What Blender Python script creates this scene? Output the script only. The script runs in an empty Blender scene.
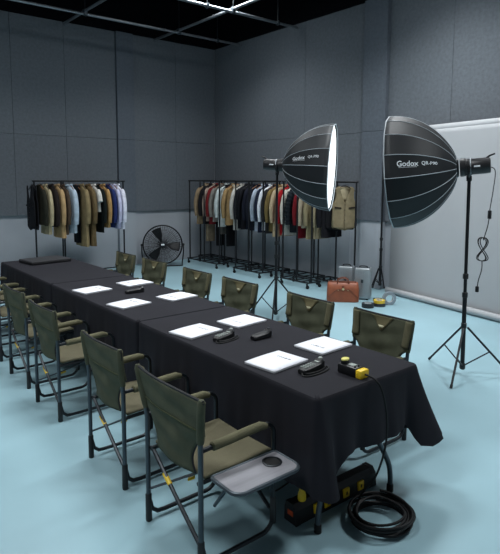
import bpy, bmesh, math, random
from mathutils import Vector, Matrix
PI = math.pi
rnd = random.Random(7)
scene = bpy.context.scene
col = scene.collection

# ------------------------------------------------------------------ camera, world, light, exposure
CAM = Vector((-1.7814, -1.6875, 1.7685))
YAW, PITCH, ROLL, FPX = .6814, .1129, .0046, 544.493
fw = Vector((math.sin(YAW)*math.cos(PITCH), math.cos(YAW)*math.cos(PITCH), -math.sin(PITCH)))
r0 = Vector((math.cos(YAW), -math.sin(YAW), 0)); u0 = r0.cross(fw)
rt = r0*math.cos(ROLL) + u0*math.sin(ROLL); up = u0*math.cos(ROLL) - r0*math.sin(ROLL)
cd = bpy.data.cameras.new('camera'); cam = bpy.data.objects.new('camera', cd); col.objects.link(cam)
cd.sensor_fit = 'HORIZONTAL'; cd.sensor_width = 36; cd.lens = FPX/500*36; cd.clip_start = .05; cd.shift_y = -36.08/500
M = Matrix(((rt.x, up.x, -fw.x, CAM.x), (rt.y, up.y, -fw.y, CAM.y), (rt.z, up.z, -fw.z, CAM.z), (0, 0, 0, 1)))
cam.matrix_world = M
scene.camera = cam

scene.view_settings.view_transform = 'Standard'; scene.view_settings.look = 'None'
scene.view_settings.gamma = 1; scene.view_settings.use_curve_mapping = False
scene.view_settings.exposure = 0.0

world = bpy.data.worlds.new('studio_ambient'); scene.world = world; world.use_nodes = True
bg = world.node_tree.nodes['Background']; bg.inputs[0].default_value = (.80, .91, 1, 1); bg.inputs[1].default_value = .22

PANEL_LAMPS = [(3.50, 5.86, 56), (3.69, 2.4, 96), (3.3, -1.4, 96), (.3, 5.6, 44), (.3, 2.0, 54), (-2.4, 3.6, 46), (-2.2, .2, 46)]   # x, y, watts of the ceiling panels; last one added out of view as fill light
for lx, ly, w in PANEL_LAMPS:
    ld = bpy.data.lights.new('panel_light', 'AREA'); ld.shape = 'RECTANGLE'; ld.size = 1.2; ld.size_y = .6
    ld.energy = w; ld.spread = math.radians(128); ld.color = (.94, .98, 1)
    lo = bpy.data.objects.new('panel_light', ld); lo.location = (lx, ly, 4.835); col.objects.link(lo)

# ------------------------------------------------------------------ helpers
def lin(h):
    h = h.lstrip('#'); o = []
    for i in (0, 2, 4):
        v = int(h[i:i+2], 16)/255
        o.append(v/12.92 if v <= .04045 else ((v+.055)/1.055)**2.4)
    return (*o, 1)

def mat(name, hexc, rough=.6, metal=0, var=.12, scale=8, bump=0, bscale=60, spec=.5, emit=0, stretch=None):
    m = bpy.data.materials.new(name); m.use_nodes = True; nt = m.node_tree; b = nt.nodes['Principled BSDF']
    c = lin(hexc)
    b.inputs['Roughness'].default_value = rough; b.inputs['Metallic'].default_value = metal
    b.inputs['Specular IOR Level'].default_value = spec
    tc = nt.nodes.new('ShaderNodeTexCoord'); mp = nt.nodes.new('ShaderNodeMapping'); nt.links.new(tc.outputs['Object'], mp.inputs[0])
    if stretch: mp.inputs['Scale'].default_value = stretch
    n = nt.nodes.new('ShaderNodeTexNoise'); n.inputs['Scale'].default_value = scale; n.inputs['Detail'].default_value = 4
    nt.links.new(mp.outputs[0], n.inputs['Vector'])
    cr = nt.nodes.new('ShaderNodeValToRGB'); e = cr.color_ramp.elements
    e[0].position = .3; e[1].position = .7
    e[0].color = tuple(x*(1-var) for x in c[:3])+(1,); e[1].color = tuple(min(1, x*(1+var)) for x in c[:3])+(1,)
    nt.links.new(n.outputs['Fac'], cr.inputs[0]); nt.links.new(cr.outputs[0], b.inputs['Base Color'])
    if bump:
        n2 = nt.nodes.new('ShaderNodeTexNoise'); n2.inputs['Scale'].default_value = bscale; n2.inputs['Detail'].default_value = 3
        nt.links.new(mp.outputs[0], n2.inputs['Vector'])
        bp = nt.nodes.new('ShaderNodeBump'); bp.inputs['Strength'].default_value = bump; bp.inputs['Distance'].default_value = .01
        nt.links.new(n2.outputs['Fac'], bp.inputs['Height']); nt.links.new(bp.outputs[0], b.inputs['Normal'])
    if emit:
        b.inputs['Emission Color'].default_value = (.93, .98, 1, 1); b.inputs['Emission Strength'].default_value = emit
    return m

class MB:
    def __init__(s): s.bm = bmesh.new()
    def box(s, c, d, bev=0, rot=None, seg=2):
        t = bmesh.new(); bmesh.ops.create_cube(t, size=1)
        bmesh.ops.scale(t, vec=d, verts=t.verts)
        if bev: bmesh.ops.bevel(t, geom=t.edges[:], offset=bev, segments=seg, affect='EDGES', profile=.5)
        if rot is not None: bmesh.ops.transform(t, matrix=rot.to_4x4() if len(rot) == 3 else rot, verts=t.verts)
        bmesh.ops.translate(t, vec=c, verts=t.verts); s.add(t); return s
    def add(s, t):
        me = bpy.data.meshes.new('t'); t.to_mesh(me); s.bm.from_mesh(me); bpy.data.meshes.remove(me); t.free()
    def rings(s, rings, cap=True, closed=True):
        vs = [[s.bm.verts.new(p) for p in r] for r in rings]; n = len(vs[0])
        for a, b in zip(vs, vs[1:]):
            for i in range(n if closed else n-1):
                s.bm.faces.new((a[i], a[(i+1) % n], b[(i+1) % n], b[i]))
        if cap and closed:
            s.bm.faces.new(vs[0][::-1]); s.bm.faces.new(vs[-1])
        return s
    def tube(s, pts, r, n=8, flat=None):
        """round tube along points; r a number or one per point"""
        P = [Vector(p) for p in pts]; rs = r if isinstance(r, (list, tuple)) else [r]*len(P)
        T = []
        for i in range(len(P)):
            t = (P[min(i+1, len(P)-1)]-P[max(i-1, 0)]); T.append(t.normalized() if t.length > 1e-9 else Vector((0, 0, 1)))
        a = Vector((0, 0, 1)) if abs(T[0].z) < .9 else Vector((1, 0, 0))
        N = (a - T[0]*a.dot(T[0])).normalized(); R = []
        for i, p in enumerate(P):
            N = (N - T[i]*N.dot(T[i])).normalized(); B = T[i].cross(N)
            R.append([p + (N*math.cos(2*PI*k/n)*(flat or 1) + B*math.sin(2*PI*k/n))*rs[i] for k in range(n)])
        return s.rings(R)
    def lathe(s, prof, c=(0, 0, 0), axis=(0, 0, 1), n=24, cap=True):
        ax = Vector(axis).normalized(); a = Vector((0, 0, 1)) if abs(ax.z) < .9 else Vector((1, 0, 0))
        e1 = (a-ax*a.dot(ax)).normalized(); e2 = ax.cross(e1); c = Vector(c)
        return s.rings([[c+ax*h+(e1*math.cos(2*PI*k/n)+e2*math.sin(2*PI*k/n))*max(r, 1e-4) for k in range(n)] for r, h in prof], cap)
    def grid(s, f, nu, nv):
        vs = [[s.bm.verts.new(f(i/nu, j/nv)) for j in range(nv+1)] for i in range(nu+1)]
        for i in range(nu):
            for j in range(nv): s.bm.faces.new((vs[i][j], vs[i+1][j], vs[i+1][j+1], vs[i][j+1]))
        return s
    def prism(s, poly, y0, y1, plane='xz'):
        f = (lambda a, b, y: (a, y, b)) if plane == 'xz' else ((lambda a, b, y: (a, b, y)) if plane == 'xy' else (lambda a, b, y: (y, a, b)))
        return s.rings([[f(a, b, y0) for a, b in poly], [f(a, b, y1) for a, b in poly]])
    def build(s, name, m, parent=None, smooth=40, solid=0, sub=0):
        bmesh.ops.recalc_face_normals(s.bm, faces=s.bm.faces)
        me = bpy.data.meshes.new(name); 
        for f in s.bm.faces: f.smooth = bool(smooth)
        if smooth:
            for e in s.bm.edges:
                if len(e.link_faces) == 2 and e.calc_face_angle(0) > math.radians(smooth): e.smooth = False
        s.bm.to_mesh(me); s.bm.free(); me.materials.append(m)
        o = bpy.data.objects.new(name, me); col.objects.link(o)
        if parent: o.parent = parent
        if solid:
            md = o.modifiers.new('solid', 'SOLIDIFY'); md.thickness = solid; md.offset = 0
        if sub:
            md = o.modifiers.new('sub', 'SUBSURF'); md.levels = sub; md.render_levels = sub
        return o

def tag(o, label=None, cat=None, group=None, kind=None):
    for k, v in (('label', label), ('category', cat), ('group', group), ('kind', kind)):
        if v: o[k] = v
    return o
def empty(name, loc=(0, 0, 0), rz=0, **k):
    o = bpy.data.objects.new(name, None); o.empty_display_size = .1; col.objects.link(o)
    o.location = loc; o.rotation_euler = (0, 0, rz); tag(o, **k); return o
KIDS = {}
def kids(o): return [c for c in bpy.data.objects if c.parent == o]
def copy_tree(o, parent=None):
    c = o.copy(); col.objects.link(c); c.parent = parent
    for k in kids(o): copy_tree(k, c)
    return c
def arc(c, r, a0, a1, n, f):
    return [f(c[0]+r*math.cos(a0+(a1-a0)*i/n), c[1]+r*math.sin(a0+(a1-a0)*i/n)) for i in range(n+1)]
def smooth_path(pts, it=2):
    P = [Vector(p) for p in pts]
    for _ in range(it):
        Q = [P[0]]
        for a, b in zip(P, P[1:]): Q += [a*.75+b*.25, a*.25+b*.75]
        Q.append(P[-1]); P = Q
    return P
def text_geo(body, size, off=0):
    cu = bpy.data.curves.new('lettering', 'FONT'); cu.body = body; cu.size = size; cu.offset = off; cu.resolution_u = 3
    o = bpy.data.objects.new('lettering', cu); col.objects.link(o)
    dg = bpy.context.evaluated_depsgraph_get(); me = o.evaluated_get(dg).to_mesh()
    v = [tuple(x.co) for x in me.vertices]; f = [tuple(p.vertices) for p in me.polygons]
    o.evaluated_get(dg).to_mesh_clear(); bpy.data.objects.remove(o); bpy.data.curves.remove(cu)
    return v, f

# ------------------------------------------------------------------ materials
FELT = mat('acoustic_felt', '62676d', .95, var=.10, scale=22, bump=.25, bscale=40, spec=.1)
FELTD = mat('acoustic_felt_pilaster', '5b6169', .95, var=.09, scale=22, bump=.25, bscale=40, spec=.1)
PLASTER = mat('grey_painted_wall', 'a0a5ac', .85, var=.06, scale=1.6, bump=.04, spec=.2)
BLACKPAINT = mat('black_paint', '0b0c10', .95, spec=.05)
FLOORM = mat('teal_epoxy_floor', '8dadb7', .34, var=.08, scale=.9, bump=.02, bscale=5, spec=.35)
SEAM = mat('dark_seam', '2c323a', .9, spec=.1)
PIPE = mat('galvanised_pipe', '8a9096', .4, .8)
BLKMET = mat('black_powder_coated_steel', '17191d', .45, .3, spec=.4)
BLKPL = mat('black_plastic', '131417', .42, spec=.45)
RUBBER = mat('black_rubber', '0d0e10', .6, spec=.3)
CLOTH = mat('black_tablecloth', '1c1c22', .85, var=.12, scale=5, bump=.1, bscale=260, spec=.2)
GREYMET = mat('grey_tubular_steel', '3f484f', .38, .55)
DKMET = mat('dark_tubular_steel', '22272c', .38, .5)
OLIVE = mat('olive_canvas', '484b36', .9, var=.14, scale=12, bump=.2, bscale=220, spec=.15)
OLIVED = mat('dark_olive_canvas', '494c3e', .9, var=.14, scale=12, bump=.2, bscale=220, spec=.15)
KHAKI = mat('khaki_canvas', '5b5946', .9, var=.12, scale=12, bump=.2, bscale=220, spec=.15)
SEATM = mat('khaki_seat_canvas', '5f5b4a', .92, var=.1, scale=10, bump=.2, bscale=220, spec=.12)
FLAPM = mat('khaki_flap_canvas', '625c41', .9, var=.1, scale=12)
PATCH = mat('pale_patch', 'b9b596', .7)
PIPING = mat('black_piping', '15161a', .8)
ALU = mat('brushed_aluminium', '86868c', .5, .45, var=.08, scale=3, stretch=(1, 20, 1))
SILVER = mat('ribbed_silver_case', '9aa0a4', .42, .55, var=.05)
YELLOW = mat('yellow_plastic', 'e0bb22', .45, var=.06)
ORANGE = mat('orange_label', 'b8481f', .5)
PAPER = mat('white_paper', 'dfe1e8', .65, var=.02, spec=.3)
PRINT = mat('grey_print', '4a4c52', .8)
PAGES = mat('page_edges', 'c9ccd2', .8, var=.12, scale=3, stretch=(1, 1, 120))
LEATHER = mat('brown_leather', '86472c', .5, var=.2, scale=9, bump=.12, bscale=90)
LEATHERD = mat('dark_brown_leather', '63311d', .5, var=.15)
BRASS = mat('pale_brass', 'd8c69a', .3, .8)
WHITEP = mat('backdrop_paper', 'a3a5a8', .8, var=.02, scale=1.2, spec=.2)
NYLON = mat('black_softbox_nylon', '12161a', .6, var=.1, scale=5, bump=.05, bscale=30, spec=.35)
RIB = mat('silver_softbox_piping', '9da5ab', .6, 0)
DIFF = mat('lit_diffuser', 'f4f6f8', .6, var=.01, emit=1.3)
LED = mat('led_panel', 'f4f6f8', .6, var=.01, emit=9)
WHITEPR = mat('white_print', 'dfe4e8', .6)
LCD = mat('grey_buttons', '8a928e', .5, var=.25, scale=130)
TAPEG = mat('grey_cloth_tape', '7c868e', .6)
TAPEIN = mat('tape_core', 'b7bcbf', .7)
WOOD = mat('hanger_wood', '7a5233', .5)

# ------------------------------------------------------------------ setting
def struct(mb, name, m, parent=None, smooth=0):
    o = mb.build(name, m, parent, smooth=smooth)
    o['kind'] = 'structure'
    return o
XR, YB = 5.45, 8.50
TOP, LOW, CEIL = 4.60, 1.10, 5.50
struct(MB().box(((XR-7)/2+0, (YB-7)/2, -.05), (XR+7+.4, YB+7+.4, .1)), 'floor', FLOORM)
wb = struct(MB().box(((XR-3.5)/2, YB+.1, CEIL/2), (XR+3.5+.4, .2, CEIL)), 'wall_back', PLASTER)
wr = struct(MB().box((XR+.1, (YB-5)/2, CEIL/2), (.2, YB+5, CEIL)), 'wall_right', PLASTER)
struct(MB().box(((XR-7)/2, (YB-7)/2, CEIL+.05), (XR+7+.4, YB+7+.4, .1)), 'ceiling', BLACKPAINT)
struct(MB().box(((XR-3.5)/2, YB-.03, (TOP+CEIL)/2+.003), (XR+3.5, .06, CEIL-TOP-.006)), 'upper_band', BLACKPAINT, wb)
struct(MB().box((XR-.03, (YB-5)/2-.03, (TOP+CEIL)/2+.003), (.06, YB+5-.06, CEIL-TOP-.006)), 'upper_band', BLACKPAINT, wr)
def felt_back(x0, x1, z0, z1, d=.045, m=FELT):
    struct(MB().box(((x0+x1)/2, YB-d/2, (z0+z1)/2), (x1-x0-.004, d, z1-z0-.004), .004), 'felt_panel', m, wb)
def felt_right(y0, y1, z0, z1, d=.045, m=FELT):
    struct(MB().box((XR-d/2, (y0+y1)/2, (z0+z1)/2), (d, y1-y0-.004, z1-z0-.004), .004), 'felt_panel', m, wr)
MID = 2.54
for z0, z1 in ((LOW, MID), (MID, TOP)):
    for x0, x1 in ((-3.5, -1.9), (-1.9, -.5), (-.5, 1.1), (1.1, 2.036), (2.036, 3.045), (3.412, 4.40), (4.40, XR-.05)): felt_back(x0, x1, z0, z1)
    for y0, y1 in ((4.20, 5.6), (5.6, 7.0), (7.0, YB-.05), (2.66, 3.74), (1.5, 2.66), (.1, 1.5), (-1.3, .1), (-3, -1.3), (-5, -3)): felt_right(y0, y1, z0, z1)
    felt_back(3.045, 3.412, z0, z1, .10, FELTD); felt_right(3.74, 4.20, z0, z1, .12, FELTD)
# lower-wall pilasters and vertical battens of the grey wall
struct(MB().box((3.2285, YB-.04, LOW/2), (.365, .08, LOW-.004)), 'pilaster', PLASTER, wb)
struct(MB().box((XR-.05, 3.97, LOW/2), (.1, .45, LOW-.004)), 'pilaster', PLASTER, wr)
for y in (4.5, 4.95, 5.4, 5.85, 6.3, 6.75, 7.2, 7.65):
    struct(MB().box((XR-.006, y, LOW/2), (.012, .05, LOW-.01), .004), 'wall_batten', PLASTER, wr)

# lighting grid under the black ceiling
g = empty('pipe_grid', (3, 6.5, 4.5), label='grey steel pipe grid hanging under the black ceiling', cat='pipe grid')
PZ = 4.5
def pipe(a, b, r=.024):
    o = MB().tube([a, b], r, 10).build('pipe', PIPE, g); o.location = -Vector(g.location); return o
for y in (7.42, 5.74): pipe((-3.4, y, PZ), (XR-.12, y, PZ))
for x in (2.03, 3.864): pipe((x, -3, PZ+.05), (x, YB-.14, PZ+.05))
for x in (2.03, 3.864):
    for y in (7.42, 5.74):
        o = MB().box((x, y, PZ+.025), (.07, .07, .10), .01).build('clamp', GREYMET, g); o.location = -Vector(g.location)
        o = MB().tube([(x, y, PZ+.06), (x, y, CEIL)], .008, 6).build('drop_rod', DKMET, g); o.location = -Vector(g.location)
for x, y in ((4.75, 7.42), (.2, 7.42), (4.85, 5.74), (3.35, 5.74)):
    o = MB().box((x, y, PZ), (.05, .065, .075), .01).build('clamp', GREYMET, g); o.location = -Vector(g.location)
    o = MB().tube([(x, y, PZ+.03), (x, y, CEIL)], .008, 6).build('drop_rod', DKMET, g); o.location = -Vector(g.location)
LAMPLAB = ['over the clothes racks, just showing at the top edge', 'over the tripod light', 'over the floor before the backdrop', 'over the far table', 'over the nearest table', 'over the floor behind the chair backs', 'added as unseen fill over the floor behind the tray chair']
for (lx, ly, w), ll in zip(PANEL_LAMPS, LAMPLAB):
    c = empty('ceiling_light', (lx, ly, 4.85), label='white LED panel lamp '+ll, cat='lamp', group='LED ceiling panels')
    MB().box((0, 0, .035), (1.22, .62, .04), .008).build('housing', GREYMET, c)
    MB().box((0, 0, .008), (1.19, .59, .012)).build('diffuser', LED, c)
    m = MB()
    for sx in (-.5, .5): m.tube([(sx, 0, .05), (sx, 0, CEIL-4.85)], .005, 6)
    m.build('suspension_rods', DKMET, c)

# ------------------------------------------------------------------ tables and cloths
TL, TW, TH = 1.7833, .7997, .745
HEMR = random.Random(3)
def make_table():
    t = empty('folding_table', (TW/2, TL/2, 0), cat='table', group='folding tables under the black cloths')
    MB().box((0, 0, .715), (.745, 1.72, .035), .008).build('tabletop', GREYMET, t)
    for sy in (-1, 1):
        for sx in (-1, 1):
            fx, fy = sx*.295, sy*(TL/2-.085)
            l = MB().tube(smooth_path([(fx, fy, .012), (fx, fy, .09), (fx-sx*.016, fy, .17), (fx-sx*.07, fy, .26), (sx*.13, fy, .40), (sx*.10, fy-sy*.0, .69)], 2), .015, 10).build('leg', GREYMET, t)
            MB().lathe([(.019, 0), (.020, .004), (.019, .04), (.015, .045)], (fx, fy, 0), n=12).build('foot_cap', RUBBER, l)
        MB().tube([(-.115, sy*(TL/2-.085), .52), (.115, sy*(TL/2-.085), .52)], .011, 8).build('crossbar', GREYMET, t)
    return t
def cloth(y0, y1, near, far):
    R = .03; e = .004
    x0, x1 = -e, TW+e
    per = []   # (x, y, nx, ny, s along)
    def seg(a, b, n, nx, ny):
        for i in range(n): per.append((a[0]+(b[0]-a[0])*i/n, a[1]+(b[1]-a[1])*i/n, nx, ny))
    def cor(cx, cy, a0):
        for i in range(6):
            a = a0+PI/2*i/6; per.append((cx+R*math.cos(a), cy+R*math.sin(a), math.cos(a), math.sin(a)))
    seg((x0+R, y0), (x1-R, y0), 40, 0, -1); cor(x1-R, y0+R, -PI/2)
    seg((x1, y0+R), (x1, y1-R), 88, 1, 0); cor(x1-R, y1-R, 0)
    seg((x1-R, y1), (x0+R, y1), 40, 0, 1); cor(x0+R, y1-R, PI/2)
    seg((x0, y1-R), (x0, y0+R), 88, -1, 0); cor(x0+R, y0+R, PI)
    ph = [HEMR.uniform(0, 6) for _ in range(6)]
    def depth(x, y):
        """how far down the hem is at this perimeter point, and how far it swings out"""
        on_near = near and y < y0+.16; on_far = far and y > y1-.16
        sx = 0 if (x > x0+.12 and x < x1-.12) else (1 if x > TW/2 else -1)
        hz = .27 + .012*math.sin(5*y+ph[0]) + .01*math.sin(13*y+ph[1])
        flare = (0, 0)
        if near and y < y0+.40:
            sm = lambda q: max(0, min(1, q))**2*(3-2*max(0, min(1, q)))
            right = x > TW/2; dx = x1-x if right else x-x0
            if y < y0+.02:      # along the table end
                q = sm(1-(dx-.03)/(.085 if right else .17)); hz = .425+.012*math.sin(9*x+.6); hz += ((.288 if right else .292)-hz)*q
                hz += .035*sm(1-dx/.035) if right else 0
                f = sm(1-dx/.06)**1.2; flare = (.15*f, -.02*q-.05*f) if right else (-.03*f, -.03*sm(1-dx/.16))
            else:               # along the long sides, away from the corner
                q = sm(1-(y-y0)/.34); hz += ((.323 if right else .312)-hz)*q
                flare = (.15*q, -.07*q) if right else (-.03*q, -.03*q)
        return hz, flare
    levels = [.0, .02, .06, .12, .2, .3, .4, .5, .6, .7, .8, .9, 1]
    rings = []
    C = Vector((TW/2, (y0+y1)/2, 0))
    for sc_, z in ((.90, TH+.004), (.985, TH+.004)):
        rings.append([Vector((C.x+(p[0]-C.x)*sc_, C.y+(p[1]-C.y)*(1-(1-sc_)*.45), z)) for p in per])
    for a in (20, 50, 80):
        a = math.radians(a); r = .012
        rings.append([Vector((p[0]-p[2]*r*(1-math.sin(a)), p[1]-p[3]*r*(1-math.sin(a)), TH+.004-r*(1-math.cos(a)))) for p in per])
    for t in levels[1:]:
        ring = []
        for i, p in enumerate(per):
            x, y, nx, ny = p
            hz, fl = depth(x, y)
            inner = (abs(ny) > .5 and ((ny < 0 and not near) or (ny > 0 and not far)))
            ed = min(y-y0 if not near else 1, y1-y if not far else 1)
            k = 0 if inner else max(0, min(1, ed/.12))
            if abs(nx) > .5: w = .5*math.sin(17*y+ph[2]) + .35*math.sin(31*y+ph[3]) + .25*math.sin(53*y+ph[4])
            else: w = .5*math.sin(15*x+ph[5]) + .4*math.sin(33*x+1) + .2*math.sin(60*x)
            # soft corner folds
            cn = 1 if not near else 1+1.3*max(0, 1-math.hypot(min(x-x0, x1-x), y-y0)/.3)
            off = k*(.012*t + (.009 if nx > .5 else .017)*cn*t*(w+.6)) + (.002 if not inner else 0)
            if near and ny < -.5 and x < TW/2: off += t**1.2*.030*math.cos((x-x0-.05)*46)*math.exp(-max(0, x-x0-.02)/.13)
            if near and nx < -.5 and y < .5: off += t**1.2*.012*math.cos((y-y0)*40)*math.exp(-(y-y0)/.16)
            z = TH+.004-.012 - (TH-.008-hz)*t
            tt = t**1.15
            ring.append(Vector((x+nx*off+fl[0]*tt, y+ny*off+fl[1]*tt, z)))
        rings.append(ring)
    m = MB(); m.rings(rings, cap=False)
    m.bm.verts.ensure_lookup_table(); m.bm.faces.new([m.bm.verts[i] for i in range(len(per))])
    return m.build('tablecloth', CLOTH, smooth=60)
t0 = make_table()
TLAB = ['nearest of the three folding tables, legs showing beside the cable coil', 'middle folding table under the black cloth of the run', 'farthest folding table under the cloth with the flat case']
CLAB = ['black tablecloth on the nearest table, its loose corner hanging over the floor', 'black tablecloth on the middle table of the long run', 'black tablecloth on the far table, under the flat black case']
for i in range(3):
    t = t0 if i == 0 else copy_tree(t0)
    t.location = (TW/2, TL/2+i*TL, 0); t['label'] = TLAB[i]
    tag(cloth(i*TL+(.0 if i == 0 else .005), (i+1)*TL-.005, i == 0, i == 2), CLAB[i], 'tablecloth', 'black tablecloths')

# ------------------------------------------------------------------ director's chairs
def make_chair(tray=False):
    """front is +x, origin on the floor under the seat"""
    ch = empty('director_chair', cat='chair')
    RX, FX, HY, FL = -.215, .215, (.243 if tray else .232), (.046 if tray else .016)
    for s in (-1, 1):
        y = s*HY
        l = MB().tube([(RX, y, .0), (RX, y, .56), (RX-.004, y+s*FL*.12, .62), (RX-.022, y+s*FL*.9, .80), (RX-.024, y+s*FL, .825)], .0125, 10).build('leg', GREYMET, ch)
        MB().lathe([(.0155, 0), (.017, .005), (.0165, .145), (.0135, .15)], (RX, y, 0), n=12).build('foot_sleeve', BLKPL, l)
        P = [(RX+.012, y, .575), (-.10, y, .578), (.10, y, .592)]
        P += [(FX-.06+.06*math.sin(a), y, .592-.06+.06*math.cos(a)) for a in [PI/2*i/6 for i in range(1, 7)]]
        P += [(FX, y, .40), (FX, y, .11)]
        P += [(FX-.07+.07*math.cos(a), y, .10-.07*math.sin(a)) for a in [PI/2*i/5 for i in range(1, 6)]]
        P += [(-.12, y, .030), (RX+.05, y, .034), (RX+.02, y, .06), (RX+.008, y, .11)]
        f = MB().tube(P, .0115, 8).build('side_frame', DKMET, ch)
        MB().lathe([(.016, 0), (.0165, .01), (.0165, .13), (.0125, .135)], (FX, y, .065), n=12).build('front_sleeve', BLKPL, f)
        pad = [(-.155, y, .578), (-.15, y, .579), (-.05, y, .583), (.06, y, .590), (.13, y, .592), (.165, y, .583)]
        MB().tube(pad, [.016, .0215, .022, .022, .0215, .0165], 12).build('arm_pad', KHAKI, f)
        MB().tube([(RX+.005, y-s*.03, .405), (FX-.01, y-s*.03, .415)], .011, 8).build('seat_rail', DKMET, ch)
    b = MB().tube([(RX+.012, HY-.012, .40), (RX+.012, HY-.045, .395), (RX+.014, 0, .25), (RX+.012, -HY+.02, .105)], .0105, 8).build('brace', DKMET, ch)
    MB().tube([(RX+.0132, .10, .319), (RX+.0135, .045, .283)], .0125, 8).build('sticker', YELLOW, b)
    b = MB().tube([(RX+.004, HY-.004, .175), (FX-.02, -HY+.10, .395)], .012, 6, .45).build('brace', GREYMET, ch)
    MB().tube([(-.075, .082, .248), (-.05, .06, .260)], .0135, 8, .5).build('sticker', YELLOW, b)
    MB().tube([(FX-.012, -HY+.012, .14), (FX-.012, HY-.03, .40)], .0105, 8).build('brace', DKMET, ch)
    # seat sling
    def seatf(u, v):
        x = RX+.035+(FX-RX-.01)*u; y = (v-.5)*2*(HY-.022)
        sag = -.022*math.sin(PI*v)*math.sin(PI*min(1, u*1.05))
        z = .430+.008*u+sag + .003*math.sin(9*u+4*v)
        if u > .93: z -= (u-.93)*.35; x -= (u-.93)*.08
        return (x, y, z)
    MB().grid(seatf, 18, 16).build('seat', SEATM, ch, solid=.014)
    # hourglass back sling
    def half(z):
        if z > .64: return HY+.014+FL*(z-.64)/.19
        if z > .60: return HY+.014-.050*((.64-z)/.04)**1.3
        q = min(1, (.60-z)/.16); return HY-.036-.050*math.sin(q*PI*.75)
    def backf(u, v):
        z = .822-.385*u; w = half(z); y = (v-.5)*2*w
        lean = RX-.024+.024*min(1, max(0, (.822-z)/.2))
        x = lean-.024*math.sin(PI*v)*(.4+.6*u) + .004*math.sin(22*u+6*v)*math.sin(PI*v) + .004*math.sin(11*v-8*u)*math.sin(PI*u)
        return (x+(.02*u*u), y, z+.006*math.sin(PI*v)*(u < .02)*-1)
    bkm = MB().grid(backf, 26, 22)
    bk = bkm.build('backrest', OLIVED, ch, solid=.012)
    for s in (-1, 1):
        q = lambda z: (RX-.024*max(0, min(1, (z-.60)/.2)), s*(HY+FL*max(0, min(1, (z-.60)/.225))), z)
        MB().tube([q(.615), q(.64), q(.70), q(.76), q(.815), q(.832)], [.0165, .0185, .0185, .0185, .0185, .012], 10).build('post_sleeve', OLIVED, bk)
    for s in (0, 1):
        def sf(u, v, s=s):
            vv = v*.115 if s == 0 else 1-v*.115
            p = backf(u*.46, vv); ang = (v-.0)*PI
            return (p[0]+.011+.009*math.sin(ang), p[1], p[2])
        MB().grid(sf, 12, 6).build('side_sleeve', KHAKI, bk, solid=.004)
    edge = [Vector(backf(0, v/20))+Vector((0, 0, .004)) for v in range(21)]
    side = lambda v: [Vector(backf(u/26, v)) for u in range(27)]
    MB().tube(edge, .007, 6).tube(side(0), .0055, 6).tube(side(1), .0055, 6).build('piping', PIPING, bk)
    def flap(u, v):
        w = (1-u)*.165+.012; vv = .5+(v-.5)*2*w*1.05
        p = backf(u*.27+.01, vv); return (p[0]+.010, p[1], p[2])
    fl = MB().grid(flap, 8, 8).build('logo_flap', FLAPM, bk, solid=.003)
    def pt(u, v):
        p = backf(.185+u*.045, .5+(v-.5)*.10*(1-.5*u)); return (p[0]+.0135, p[1], p[2])
    MB().grid(pt, 2, 4).build('logo_patch', PATCH, fl, solid=.002)
    def hemf(u, v):
        p = backf(.375+.02*u, v*.92+.04); return (p[0]-.0085, p[1], p[2])
    MB().grid(hemf, 1, 20).build('seam_band', OLIVE, bk, solid=.003)
    if tray:
        x0, x1, y0, y1, r = -.18, .20, -.462, -.270, .05
        poly = []
        for cx, cy, a0, rr in ((x1-r, y0+r, -PI/2, r), (x1-.02, y1-.02, 0, .02), (x0+.02, y1-.02, PI/2, .02), (x0+r, y0+r, PI, r)):
            poly += [(cx+rr*math.cos(a0+PI/2*i/6), cy+rr*math.sin(a0+PI/2*i/6)) for i in range(7)]
        tr = MB().rings([[(x, y, .452) for x, y in poly], [(x, y, .458) for x, y in poly]]).build('side_tray', ALU, ch, smooth=30)
        MB().tube([(x, y, .452) for x, y in poly+poly[:1]], .0095, 8).build('tray_rim', GREYMET, tr)
        MB().lathe([(.034, .0), (.046, .001), (.047, .004), (.040, .006), (.037, .001), (.034, .0006)], (.115, -.345, .458), n=28).build('cup_ring', DKMET, tr)
        MB().lathe([(.0001, .0), (.037, .0), (.037, .0012), (.0001, .0012)], (.115, -.345, .4582), n=28, cap=False).build('cup_well', RUBBER, tr)
        MB().tube([(.185, -HY-.012, .25), (.15, -.36, .445)], .008, 6).tube([(-.15, -HY-.012, .30), (-.10, -.33, .445)], .008, 6).tube([(.15, -.36, .446), (-.10, -.33, .446)], .008, 6).build('tray_strut', GREYMET, tr)
    return ch
LCH = [(.472, 'olive director\'s chair with the aluminium cup-holder side tray, nearest of all'),
       (1.278, 'olive director\'s chair next behind the chair with the side tray, same side'),
       (2.378, 'olive director\'s chair with its back to us, third along from the tray chair'),
       (3.170, 'olive director\'s chair with its back to us, fourth along from the tray chair'),
       (4.04, 'olive director\'s chair with its back to us, next to last on the tray-chair side'),
       (4.83, 'olive director\'s chair at the far end of the tray-chair side, just its arm showing')]
RCH = [(.606, 'olive director\'s chair facing us behind the nearest table, close to the yellow-ended remote'),
       (1.318, 'olive director\'s chair facing us, second from the near end, before the brown bag'),
       (2.233, 'olive director\'s chair facing us, just left of the lit softbox\'s tripod feet'),
       (2.950, 'olive director\'s chair facing us across the middle table, fourth from the near end'),
       (3.838, 'olive director\'s chair facing us, standing in front of the black floor fan'),
       (4.590, 'olive director\'s chair facing us at the far table, the last beyond the fan')]
ca = make_chair(True); ca.location = (-.297, LCH[0][0]-.012, 0); ca['label'] = LCH[0][1]; ca['group'] = 'chairs with their backs to the camera'
cb = make_chair(False)
jit = random.Random(5)
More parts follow.
